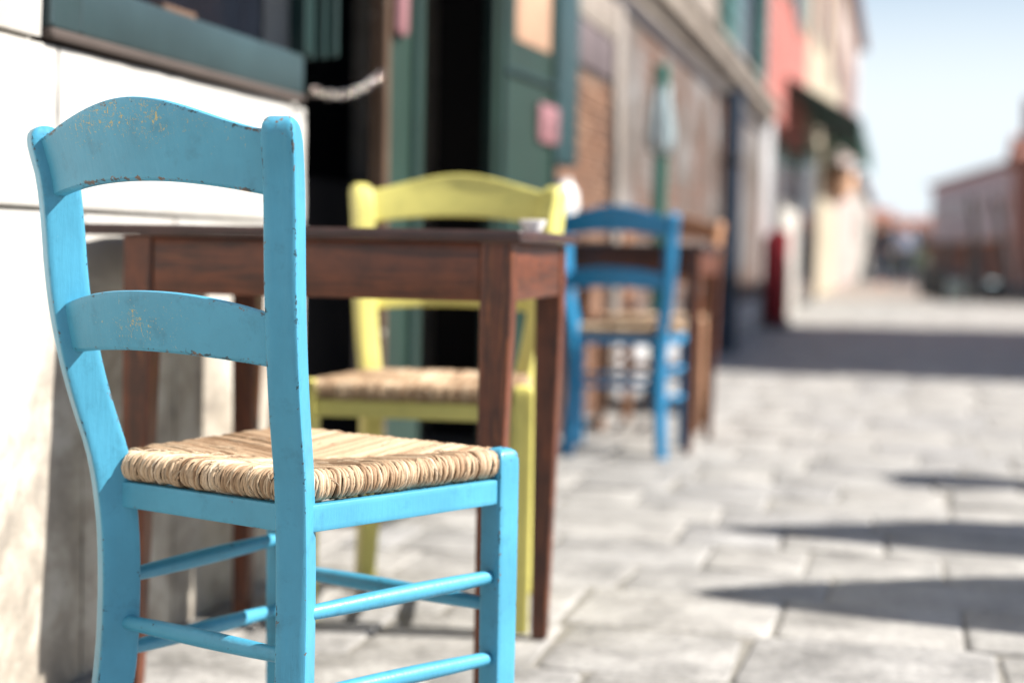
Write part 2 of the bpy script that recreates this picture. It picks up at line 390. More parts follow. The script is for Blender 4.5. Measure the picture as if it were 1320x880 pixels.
# window
fr = bx('window_frame', M['greenframe'], H1, XW - .02, XW + .006, 2.40, 3.405, 1.054, 1.140, bev=.004)
bx('window_sill', M['sillbrown'], H1, XW - .02, XW + .010, 2.302, 3.41, 1.036, 1.052, bev=.004)
bx('window_stile', M['greenframe'], H1, XW - .02, XW + .008, 2.305, 2.398, 1.054, 2.39, bev=.004)
bx('window_stile', M['green'], H1, XW - .03, XW + .012, 3.40, 3.428, 1.144, 2.39, bev=.004)
bx('pane', M['glass'], H1, XW - .10, XW - .09, 2.40, 3.40, 1.10, 2.39, bev=0)
bx('inner_ledge', M['rawwood'], H1, XW - .085, XW - .03, 2.78, 2.92, 1.143, 1.162, bev=.004)
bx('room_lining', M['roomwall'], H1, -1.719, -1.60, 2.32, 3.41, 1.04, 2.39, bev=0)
# folded shutter leaves at the window's far side
for i, (yy, xx) in enumerate(((3.43, .012), (3.46, .030), (3.485, .048))):
    bx('shutter_leaf', M['green'], H1, XW + xx - .018, XW + xx + .004, yy, yy + .018, 1.135 + .006 * i, 2.35, bev=.004)
# doorway interior
room = MB()
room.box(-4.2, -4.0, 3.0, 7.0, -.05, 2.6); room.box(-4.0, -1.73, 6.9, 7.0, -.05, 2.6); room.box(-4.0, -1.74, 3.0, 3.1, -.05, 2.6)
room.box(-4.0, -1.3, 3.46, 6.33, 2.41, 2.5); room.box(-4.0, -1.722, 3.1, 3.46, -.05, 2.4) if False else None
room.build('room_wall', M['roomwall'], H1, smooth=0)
bx('threshold', M['floorstone'], H1, -1.95, -1.302, 3.46, 6.33, -.06, .002, bev=.004)
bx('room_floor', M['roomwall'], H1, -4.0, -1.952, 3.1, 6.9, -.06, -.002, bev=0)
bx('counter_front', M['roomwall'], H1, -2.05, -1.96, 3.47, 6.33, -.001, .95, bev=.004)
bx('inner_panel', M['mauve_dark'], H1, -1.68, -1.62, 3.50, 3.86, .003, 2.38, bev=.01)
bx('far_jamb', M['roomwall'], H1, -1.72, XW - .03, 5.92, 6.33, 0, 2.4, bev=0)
def leaf(x, y0, y1, rz, mm, panels=True):
    """one door leaf hinged at y0, turned rz about its hinge"""
    d = bpy.data.objects.new('door', None); COL.objects.link(d); d.parent = H1; d.location = (x, y0, 0); d.rotation_euler = (0, 0, rz)
    L = y1 - y0
    return d, L
d = bx('door', M['greendoor'], H1, -.02, .02, 0, .235, .01, 2.3, bev=.005); d.location = (XW + .01, 3.945, 0); d.rotation_euler = (0, 0, R(-6))
bx('door_edge', M['rawwood'], d, -.024, .026, -.024, -.001, .012, 2.29, bev=.006)
bx('handle', M['brass'], d, .021, .045, .01, .075, 1.26, 1.42, bev=.01)
bx('panel_moulding', M['green'], d, .0205, .034, .15, .17, .3, 2.2, bev=.004)
d = bx('door', M['greendoor'], H1, -.022, .02, 0, .74, .01, 2.3, bev=.005); d.location = (XW + .005, 5.08, 0); d.rotation_euler = (0, 0, R(-4)); DR = d
bx('panel_moulding', M['green'], d, .0205, .036, .05, .075, .15, 2.25, bev=.005)
bx('panel_moulding', M['green'], d, .0205, .036, .66, .685, .15, 2.25, bev=.005)
bx('panel_moulding', M['green'], d, .0205, .034, .08, .655, .86, .885, bev=.005)
bx('panel_moulding', M['green'], d, .0205, .034, .08, .655, 1.30, 1.32, bev=.005)
lk = bx('lock_plate', M['brass'], d, .0205, .036, .47, .70, 1.10, 1.235, bev=.02)
bx('keyhole', M['black'], lk, .0365, .039, .56, .575, 1.13, 1.18, bev=.003)
nt_ = bx('notice', M['paper'], d, .0205, .0235, .20, .60, 1.42, 1.74, bev=.001)
for i, (zz, l) in enumerate(((1.70, .25), (1.665, .32), (1.635, .28), (1.605, .33), (1.56, .2), (1.53, .3), (1.50, .26))):
    pass
# chain between window corner and door leaf
CH = thing('chain', 'short steel chain sagging between the window corner and the green door leaf', 'chain', (-1.25, 3.7, 1.08))
P0, P1 = Vector((-1.262, 3.37, 1.06)), Vector((-1.275, 3.90, 1.155)); nl = 11
for i in range(nl):
    tt = (i + .5) / nl; p = P0.lerp(P1, tt); p.z -= .028 * 4 * tt * (1 - tt); p -= Vector(CH.location)
    q = MB(); ring = []
    a = []
    for j in range(15):
        th = 2 * math.pi * j / 14
        a.append((0, math.cos(th) * .0255, math.sin(th) * .011))
    q.tube(a, .0024, 6, caps=False)
    o = q.build('link', M['metal'], CH, 60); o.location = p; o.rotation_euler = (R(4 + (tt - .35) * 22), R(90) * (i % 2) + R(25), 0)

# teal pilaster post beside the door
bx('teal_post', M['teal'], H1, XW - .05, XW + .05, 5.97, 6.32, 1.05, 2.6, bev=.01)
bx('post_base', M['brickone'], H1, XW - .05, XW + .03, 5.96, 6.33, 0, 1.045, bev=.01)

# ------------------------------------------------------------------ brick house
H2 = thing('brick_house', 'weathered brick house beyond the doorway with a pale stone string course', 'house')
bx('wall', M['brickwall'], H2, -2.2, XW, 7.33, 15.8, 0, 1.924, bev=0)
bx('upper_wall', M['palestone'], H2, -2.2, XW + .002, 6.36, 15.8, 2.2, 6.5, bev=0)
cn = MB()
prof = [(0, 1.925), (.03, 1.93), (.05, 1.99), (.11, 2.02), (.12, 2.10), (.15, 2.12), (.15, 2.16), (0, 2.195), (-.3, 2.195), (-.3, 1.925)]
cn.rings([[((XW + x, yy, z), .3, 0) for x, z in prof] for yy in (6.38, 9, 12, 15.85)])
cn.build('string_course', M['palestone'], H2)
bx('course_shade_strip', M['pole'], H2, XW - .01, XW + .02, 6.39, 15.8, 1.86, 1.924, bev=.006)  # dark strip standing in for the shade beneath the string course
bx('pier_core', M['mortar'], H2, -2.2, XW - .02, 6.36, 7.325, 0, 1.92, bev=0)
bv = []
for i in range(8):
    q = MB(); q.rings([[((x + rnd.uniform(-.002, .002), yy + rnd.uniform(-.002, .002), zz + rnd.uniform(-.002, .002)), .5, 0) for yy, zz in ((-.11, -.026), (.11, -.026), (.11, .026), (-.11, .026))] for x in (-.03, .004)] + [[((.009, yy, zz), .5, 0) for yy, zz in ((-.104, -.02), (.104, -.02), (.104, .02), (-.104, .02))]])
    bv.append(q.mesh('brick', M['brickone'], 30))
z = .032; row = 0
while z < 1.48:
    ys = [6.47, 6.70, 6.93, 7.15] if row % 2 else [6.42, 6.585, 6.815, 7.045, 7.22]
    for i, yy in enumerate(ys):
        o = link('brick', bv[rnd.randrange(8)], H2); o.location = (XW + rnd.uniform(-.006, .004), yy, z)
        if not row % 2 and i in (0, 4): o.scale = (1, .46, 1)
    z += .0635; row += 1
bx('lintel', M['palestone'], H2, XW - .1, XW + .02, 6.37, 7.32, 1.68, 1.855, bev=.01)
bx('dark_board', M['slate'], H2, XW - .03, XW + .012, 6.38, 7.30, 1.49, 1.675, bev=.006)
bx('quoin_strip', M['palestone'], H2, XW - .02, XW + .03, 7.335, 7.52, 0, 1.855, bev=.01)
bx('grille', M['canvas'], H2, XW - .01, XW + .02, 8.75, 9.15, 1.45, 1.66, bev=.01)
bx('meter_box', M['canvas'], H2, XW, XW + .08, 12.4, 12.7, 1.05, 1.3, bev=.01)
q = MB(); q.tube([(XW + .10, 11.9, z_) for z_ in (0, .6, 1.2, 1.9)], .07, 12); dp = q.build('drainpipe', M['navy'], H2)
for zz in (.5, 1.4):
    q = MB(); q.lathe([(.075, -.03), (.085, -.02), (.085, .02), (.075, .03)], (XW + .10, 11.9, zz), 12); q.build('bracket', M['black'], dp)
bx('window_opening', M['glass'], H2, XW - .02, XW + .01, 9.1, 9.9, 2.35, 3.8, bev=0)
bx('window_opening', M['glass'], H2, XW - .02, XW + .01, 12.6, 14.4, 2.30, 3.9, bev=0)
for y0, y1 in ((11.6, 12.58), (14.42, 15.3)):
    s_ = bx('shutter', M['shutter'], H2, XW + .01, XW + .06, y0, y1, 2.28, 3.95, bev=.006)
    for i in range(12):
        bx('louvre', M['shutter'], s_, XW + .061, XW + .08, y0 + .08, y1 - .08, 2.38 + i * .125, 2.44 + i * .125, bev=.004)
bx('base_course', M['greystone'], H2, XW - .01, XW + .015, 7.53, 15.79, 0, .30, bev=.006)

# ------------------------------------------------------------------ houses farther along
def far_house(name, label, y0, y1, z0, z1, m_, xw=XW, wins=(), shutters=None, depth=5, roof=True, ground=None):
    h = thing(name, label, 'house')
    bx('wall', m_, h, xw - depth, xw, y0 + .01, y1 - .01, z0, z1, bev=0)
    if ground: bx('ground_floor', ground, h, xw - depth, xw - .012, y0 + .012, y1 - .012, 0, z0 - .002, bev=0)
    for (a, b_, c, d_) in wins:
        f = bx('window', M['palestone'], h, xw - .01, xw + .03, a - .1, b_ + .1, c - .1, d_ + .1, bev=.01)
        bx('pane', M['glass'], f, xw + .0305, xw + .036, a, b_, c, d_, bev=0)
        if shutters:
            for (p, q_) in ((a - .1 - (b_ - a) * .45, a - .11), (b_ + .11, b_ + .1 + (b_ - a) * .45)):
                bx('shutter', shutters, f, xw + .0, xw + .05, p, q_, c, d_, bev=.01)
    if roof:
        q = MB(); q.rings([[((x, yy, z), 0, 0) for x, z in ((xw + .25, z1 + .0), (xw + .25, z1 + .08), (xw - depth / 2, z1 + 1.2), (xw - depth, z1 + .1), (xw - depth, z1 + .002))] for yy in (y0 + .02, y1 - .02)])
        q.build('roof', M['tile'], h, 20)
    return h
h3 = far_house('red_house', 'pink red rendered house above the grey stone pillars, left of the cream house', 15.86, 22.8, 2.15, 7.8, M['red'], wins=((17.2, 18.2, 3.6, 5.2), (20.2, 21.2, 3.6, 5.2)), shutters=M['shutter'], ground=None)
bx('pillar', M['greystone'], h3, XW - .6, XW, 15.87, 17.1, 0, 2.14, bev=.01)
bx('pillar', M['white'], h3, XW - .6, XW + .02, 18.3, 21.5, 0, 1.35, bev=.01)
bx('shop_window', M['glass'], h3, XW - .5, XW - .1, 17.11, 22.79, 0, 2.14, bev=0)
h4 = far_house('cream_house', 'tall cream rendered house beyond the red house, with a dark shop front under an awning', 22.82, 35, 2.5, 9.5, M['cream'], wins=((25, 26.2, 4.0, 5.8), (30.5, 31.7, 4.0, 5.8)), shutters=M['rust'], ground=None)
bx('shop_opening', M['glass'], h4, XW - .5, XW - .05, 22.83, 27.0, 0, 2.49, bev=0)
bx('shop_wall', M['cream'], h4, XW - .5, XW - .01, 27.01, 34.98, 0, 2.49, bev=0)
h5 = far_house('rose_house', 'pale rose house at the far end of the row with a dark mauve shutter', 35.02, 48, 0, 6.6, M['rose'], wins=((37, 38.5, 3.8, 5.4), (41, 42.5, 3.8, 5.4)), shutters=M['rust'])
h6 = far_house('low_white_house', 'low white house last in the left hand row', 48.02, 75, 0, 3.0, M['white'], wins=((52, 53.2, 1.2, 2.2), (60, 61.2, 1.2, 2.2)))
# awning
aw = thing('awning', 'dark green shop awning projecting from the cream house', 'awning')
q = MB(); q.rings([[((XW + x, yy, z), 0, 0) for x, z in ((0, 2.75), (.85, 2.25), (.85, 2.05), (.83, 2.05), (.83, 2.22), (0, 2.71))] for yy in (18.6, 22, 25.9)])
q.build('canopy', M['awning'], aw, 20)
for yy in (18.7, 25.8):
    q = MB(); q.tube([(XW, yy, 2.0), (XW + .82, yy, 2.2)], .02, 8); q.build('arm', M['black'], aw)
aw2 = thing('awning', 'teal awning farther along the row beyond the dark green one', 'awning')
q = MB(); q.rings([[((XW + x, yy, z), 0, 0) for x, z in ((0, 3.0), (.7, 2.55), (.7, 2.38), (.68, 2.38), (.68, 2.52), (0, 2.96))] for yy in (27.5, 30, 34.5)])
q.build('canopy', M['awningteal'], aw2, 20)
for yy in (27.6, 34.4):
    q = MB(); q.tube([(XW, yy, 2.3), (XW + .68, yy, 2.5)], .02, 8); q.build('arm', M['black'], aw2)
hc = thing('hanging_lantern', 'round peach lantern hanging under the green awning', 'lantern', (XW + .45, 23.2, 1.75))
q = MB(); q.lathe([(.02, -.28), (.16, -.2), (.23, -.05), (.23, .1), (.15, .22), (.03, .27)], n=16); q.build('shade', M['peach'], hc)
q = MB(); q.tube([(0, 0, .26), (0, 0, .55)], .01, 6); q.build('cord', M['black'], hc)
rb = thing('sign_board', 'deep red standing board against the wall by the white pillar', 'sign board', (XW + .13, 16.6, 0), R(3))
bx('board', M['boardred'], rb, -.10, .09, -.5, .5, .06, .96, bev=.02)
bx('foot', M['black'], rb, -.12, .12, -.5, -.44, 0, .06, bev=.01); bx('foot', M['black'], rb, -.12, .12, .44, .5, 0, .06, bev=.01)
bx('orange_strip', M['orange'], rb, .091, .098, .1, .45, .15, .6, bev=.002)

# ochre house outside the right edge whose shade lies across the paving
hs = thing('ochre_house', 'ochre rendered house on the right that shades the middle of the pavement', 'house')
bx('wall', M['shadehouse'], hs, 4.2, 9, 10.75, 17.75, 0, 5.65, bev=0)
for yy in (12, 15):
    f = bx('window', M['palestone'], hs, 4.16, 4.21, yy, yy + 1.2, 1.2, 2.9, bev=.01); bx('pane', M['glass'], f, 4.15, 4.158, yy + .1, yy + 1.1, 1.3, 2.8, bev=0)
bx('door', M['green'], hs, 4.14, 4.195, 13.7, 14.6, 0, 2.2, bev=.01)

# houses and things at the far right, across the canal
def block(name, label, loc, rz, w_, d_, h_, m_, roof_h=1.2, wins=True):
    h = thing(name, label, 'house', loc, rz)
    bx('wall', m_, h, -w_ / 2, w_ / 2, -d_ / 2, d_ / 2, 0, h_, bev=0)
    q = MB(); q.rings([[((x, yy, z), 0, 0) for yy, z in ((-d_ / 2 - .25, h_ + .002), (-d_ / 2 - .25, h_ + .1), (0, h_ + roof_h), (d_ / 2 + .25, h_ + .1), (d_ / 2 + .25, h_ + .002))] for x in (-w_ / 2 - .2, w_ / 2 + .2)])
    rf = q.build('roof', M['tile'], h, 20)
    if wins:
        n = max(2, int(w_ / 1.7))
        for i in range(n):
            cx = -w_ / 2 + (i + .5) * w_ / n
            for zz in ([.6, 2.2] if h_ > 3 else [.9]):
                f = bx('window', M['white'], h, cx - .34, cx + .34, -d_ / 2 - .03, -d_ / 2 - .001, zz, zz + 1.0, bev=.01)
                bx('pane', M['glass'], f, cx - .26, cx + .26, -d_ / 2 - .037, -d_ / 2 - .0305, zz + .08, zz + .92, bev=0)
    return h, rf
b1, r1 = block('mauve_house', 'greyed mauve house with a red tiled roof across the canal at the far right', (5.1, 61.6, 0), R(-83.3), 22, 5, 3.75, M['mauve'], 1.0)
bx('ground_floor', M['rust'], b1, -11.02, 11.02, -2.56, -2.501, 0, 1.25, bev=.01)
bx('canopy', M['orange'], b1, -10, 10.9, -3.0, -2.561, 1.27, 1.36, bev=.01)
b2, r2 = block('rust_house', 'rust red house with a tall chimney at the right edge of the view', (5.10, 46.3, 0), 0, 4.0, 4, 3.3, M['rust'], .8)
bx('footing', M['greystone'], b2, -2.01, 2.01, -2.01, 2.01, -.95, -.001, bev=0)
q = MB(); q.box(-1.95, -1.5, -1.2, -.6, 3.3, 5.0, bev=.02); q.build('chimney', M['rust'], r2)
b3, r3 = block('pale_house', 'small pale house closing the street at its far end', (.7, 95, 0), R(4), 2.6, 4, 2.4, M['white'], .6)
b4, r4 = block('cream_cottage', 'low cream cottage beside the pale house at the end of the street', (-2.2, 92, 0), R(0), 3.4, 4, 2.6, M['cream'], .8)
b5, r5 = block('grey_house', 'low grey house between the pale house and the mauve house', (3.0, 90, 0), R(-4), 2.6, 4, 2.0, M['greystone'], .7)
# low hedge / dark planting at the end of the street
hr = random.Random(8); q = MB()
for i in range(1400):
    p = Vector((hr.uniform(-.6, 1.3), hr.uniform(76, 77.5), hr.uniform(0, 1.0))); s_ = hr.uniform(.06, .14)
    n1 = Vector((hr.uniform(-1, 1), hr.uniform(-1, 1), hr.uniform(-1, 1))).normalized(); n2 = n1.orthogonal().normalized()
    a = [q.vert(p + n1 * s_), q.vert(p + n2 * s_ * .6), q.vert(p - n1 * s_), q.vert(p - n2 * s_ * .6)]; q.f.append(tuple(a))
o = q.build('hedge', M['leaf'], smooth=0); o['kind'] = 'stuff'
# quay wall face
bx('quay_wall', M['greystone'], None, .60, 14, 27.0, 27.3, -.95, -.012, bev=0, kind='structure')
bx('quay_kerb', M['palestone'], None, .66, 14, 26.72, 27.32, -.011, .03, bev=.01, kind='structure')
rl = thing('railing', 'black iron railing along the canal edge at the far right', 'railing', (0, 26.9, .03))
for i in range(9):
    xx = .72 + i * .42
    q = MB(); q.tube([(xx, 0, 0), (xx, 0, .95)], .022 if i else .06, 8); q.build('post', M['black'], rl)
for zz in (.35, .62, .93):
    q = MB(); q.tube([(.72, 0, zz), (4.1, 0, zz)], .014, 8); q.build('rail', M['black'], rl)
for i, (xx, yy, lx) in enumerate(((1.5, 28.2, -.35), (2.05, 28.8, -.45), (2.55, 28.3, -.3), (1.15, 29.5, .2), (3.3, 29, -.4))):
    lab = ['nearest the path, leaning left', 'leaning furthest left', 'third along from the path', 'short and leaning right', 'at the right edge'][i]
    q = MB(); q.tube([(0, 0, -.7), (lx * .5, 0, .6), (lx, 0, 1.75 - .5 * (i == 3))], [.08, .075, .055], 9)
    o = q.build('mooring_pole', M['pole']); o.location = (xx, yy, 0); tag(o, 'dark slanted mooring pole in the canal, ' + lab, 'mooring pole', 'mooring poles in the canal')
def boat(x, y, L, label, m_):
    b_ = thing('boat', label, 'boat', (x, y, -.62), R(80), 'boats moored in the canal')
    q = MB(); rr = []
    for i in range(11):
        t_ = i / 10; yy = (t_ - .5) * L; wd = .75 * math.sin(math.pi * min(1, .12 + t_ * .88)) ** .6 if t_ < 1 else .05; wd = max(wd, .06)
        sh = .85 + .4 * (2 * t_ - 1) ** 2
        rr.append([((x_ * wd, yy, z_), 0, 0) for x_, z_ in ((-.5, -.1), (-1, sh), (-.92, sh), (-.45, .1), (.45, .1), (.92, sh), (1, sh), (.5, -.1))])
    q.rings(rr); q.build('hull', m_, b_)
    for t_ in (-.22, .15):
        bx('thwart', M['pole'], b_, -.6, .6, t_ * L, t_ * L + .18, .6, .64)
    bx('cover', M['canvas'] if 'pale' in label else M['coat'], b_, -.5, .5, .2 * L, .4 * L, .6, .95, bev=.05)
boat(2.6, 30.2, 4.5, 'dark hulled boat with a pale cover moored behind the railing', M['hull'])
boat(4.8, 33.5, 4.5, 'dark hulled boat with a dark cover moored farther off', M['hull'])

# ------------------------------------------------------------------ people far down the street
def person(label, loc, rz, top, legs_m, step=.16, h=1.7):
    p = thing('person', label, 'person', loc, rz, 'people far down the street'); s_ = h / 1.7
    def skin(name, pts, edges, rad, m_, parent):
        me = bpy.data.meshes.new(name); me.from_pydata([tuple(c * s_ for c in q_) for q_ in pts], edges, []); me.materials.append(m_)
        o = link(name, me, parent); mo = o.modifiers.new('skin', 'SKIN')
        for i, r_ in enumerate(rad): me.skin_vertices[0].data[i].radius = (r_[0] * s_, r_[1] * s_)
        me.skin_vertices[0].data[0].use_root = True
        su = o.modifiers.new('sub', 'SUBSURF'); su.levels = 1; su.render_levels = 2
        return o
    pts = [(0, 0, .93), (0, .0, 1.12), (0, 0, 1.36), (0, .01, 1.47), (0, .02, 1.56), (0, .015, 1.66),
           (-.09, 0, .88), (-.09, step * .5, .49), (-.09, step, .08), (-.09, step + .12, .03),
           (.09, 0, .88), (.09, -step * .4, .49), (.09, -step, .09), (.09, -step + .12, .03),
           (-.19, 0, 1.38), (-.24, -.05, 1.10), (-.25, .05, .86), (-.25, .09, .78), (.19, 0, 1.38), (.24, .04, 1.10), (.25, .12, .88), (.25, .15, .80)]
    edges = [(0, 1), (1, 2), (2, 3), (3, 4), (4, 5), (0, 6), (6, 7), (7, 8), (8, 9), (0, 10), (10, 11), (11, 12), (12, 13), (2, 14), (14, 15), (15, 16), (16, 17), (2, 18), (18, 19), (19, 20), (20, 21)]
    rad = [(.14, .10), (.13, .09), (.15, .10), (.05, .05), (.085, .10), (.07, .08), (.085, .085), (.06, .06), (.045, .045), (.035, .03), (.085, .085), (.06, .06), (.045, .045), (.035, .03), (.055, .055), (.04, .04), (.03, .03), (.03, .02), (.055, .055), (.04, .04), (.03, .03), (.03, .02)]
    skin('body', pts, edges, rad, M['skin'], p)
    skin('trousers', [(0, 0, .93), (-.09, 0, .87), (-.09, step * .5, .49), (-.09, step * .95, .12), (.09, 0, .87), (.09, -step * .4, .49), (.09, -step * .95, .12)],
         [(0, 1), (1, 2), (2, 3), (0, 4), (4, 5), (5, 6)], [(.15, .12), (.1, .1), (.075, .075), (.065, .065), (.1, .1), (.075, .075), (.065, .065)], legs_m, p)
    skin('jacket', [(0, 0, .9), (0, 0, 1.12), (0, 0, 1.38), (-.19, 0, 1.38), (-.24, -.05, 1.10), (-.25, .05, .88), (.19, 0, 1.38), (.24, .04, 1.10), (.25, .12, .9)],
         [(0, 1), (1, 2), (2, 3), (3, 4), (4, 5), (2, 6), (6, 7), (7, 8)], [(.17, .13), (.155, .115), (.17, .12), (.075, .075), (.055, .055), (.045, .045), (.075, .075), (.055, .055), (.045, .045)], top, p)
    skin('hair', [(0, -.01, 1.62), (0, -.02, 1.70)], [(0, 1)], [(.095, .10), (.07, .085)], M['hair'], p)
person('person in a dark coat walking far down the sunny path', (-.38, 38.5, 0), R(170), M['coat'], M['jeans'])
person('person in a pale blue top beside the one in the dark coat', (.12, 40.0, 0), R(10), M['shirt'], M['jeans'], h=1.62)

# ------------------------------------------------------------------ closed parasols
def parasol(loc, label, H_, cz, cr, canopy, pole, group=None):
    p = thing('folded_parasol', label, 'parasol', loc, 0, group)
    q = MB(); q.tube([(0, 0, .05), (0, 0, H_)], .032 if H_ < 2 else .026, 10); q.build('pole', pole, p)
    q = MB(); n = 24; rr = []
    for t_, r_ in ((0, .55), (.04, .9), (.2, 1.), (.45, .85), (.7, .55), (.9, .3), (1, .12)):
        rr.append([((cr * r_ * (1 + .18 * (j % 3 - 1)) * math.cos(2 * math.pi * j / n), cr * r_ * (1 + .18 * (j % 3 - 1)) * math.sin(2 * math.pi * j / n), cz + (H_ - cz) * t_), 0, 0) for j in range(n)])
    q.rings(rr); q.build('canopy', canopy, p, 60)
    q = MB(); q.lathe([(.2, 0), (.2, .04), (.06, .06), (.03, .16), (.022, .16)], n=20); q.build('base', M['black'], p)
parasol((-1.07, 7.35, 0), 'slim folded parasol with a pale blue canopy and green pole behind the second table', 1.57, 1.17, .062, M['canvas'], M['polegreen'])
g_ = 'folded parasols at the right'  # next two are out of view, placed and sized to throw the paving shadows
parasol((2.05, 3.76, 0), 'unseen folded cream parasol nearer of two whose shadow falls across the paving', 2.27, 1.0, .33, M['canvas'], M['black'], g_)
parasol((2.05, 4.58, 0), 'unseen folded cream parasol farther of two whose shadow falls across the paving', 2.30, 1.1, .27, M['canvas'], M['black'], g_)
lp = thing('unseen_lamp', 'added unseen black street lamp whose lantern throws a small shadow on the paving', 'street lamp', (3.86, 5.86, 0))  # out of view, added for the small shadow blob on the paving
q = MB(); q.tube([(0, 0, 0), (0, 0, 3.1)], .04, 10); q.build('post', M['black'], lp)
q = MB(); q.tube([(0, 0, 3.0), (-.2, 0, 3.15), (-.4, 0, 3.12)], .015, 8); q.build('arm', M['black'], lp)
q = MB(); q.lathe([(.10, 0), (.2, .14), (.2, .26), (.04, .38)], (-.4, 0, 2.84), 8); q.build('lantern', M['porcelain'], lp)

# ------------------------------------------------------------------ chairs
BZ = [0, .18, .24, .33, .395, .46, .52, .56, .60, .645, .69, .73, .77, .80, .825, .865]
BB = [.030, .006, .001, 0, .004, .0145, .033, .044, .053, .061, .066, .069, .0725, .077, .084, .095]
def recl(z):
    # Catmull-Rom through the reclining profile
    i = max(0, min(len(BZ) - 2, next((j - 1 for j in range(1, len(BZ)) if z <= BZ[j]), len(BZ) - 2)))
    z0, z1 = BZ[i], BZ[i + 1]; t_ = (z - z0) / (z1 - z0); h = z1 - z0
    d0 = (BB[i + 1] - BB[max(i - 1, 0)]) / (BZ[i + 1] - BZ[max(i - 1, 0)]); d1 = (BB[min(i + 2, len(BB) - 1)] - BB[i]) / (BZ[min(i + 2, len(BB) - 1)] - BZ[i])
    return (2 * t_**3 - 3 * t_**2 + 1) * BB[i] + (t_**3 - 2 * t_**2 + t_) * h * d0 + (-2 * t_**3 + 3 * t_**2) * BB[i + 1] + (t_**3 - t_**2) * h * d1
CW, CF, CD, TW = .2965, .378, .3376, R(29)
PT, PW = .0465, .0365
ZT = .856
def pdir(s): return Vector((s * math.sin(TW), -math.cos(TW), 0))       # the way a back post reclines
def pc(s, z): return Vector((s * CW / 2, 0, z)) + pdir(s) * recl(z)
def sect(hu, hv, bev):
    """chamfered rectangle: list of (u, v, wear)"""
    o = []
    for sx, sy in ((-1, -1), (1, -1), (1, 1), (-1, 1)):
        a = (sx * hu, sy * (hv - bev), .45); m_ = (sx * (hu - bev * .3), sy * (hv - bev * .3), 1.); c = (sx * (hu - bev), sy * hv, .45)
        i1 = (sx * hu, sy * (hv - bev - .005), .0); i2 = (sx * (hu - bev - .005), sy * hv, .0)
        o += [i1, a, m_, c, i2] if sx * sy > 0 else [i2, c, m_, a, i1]
    return o
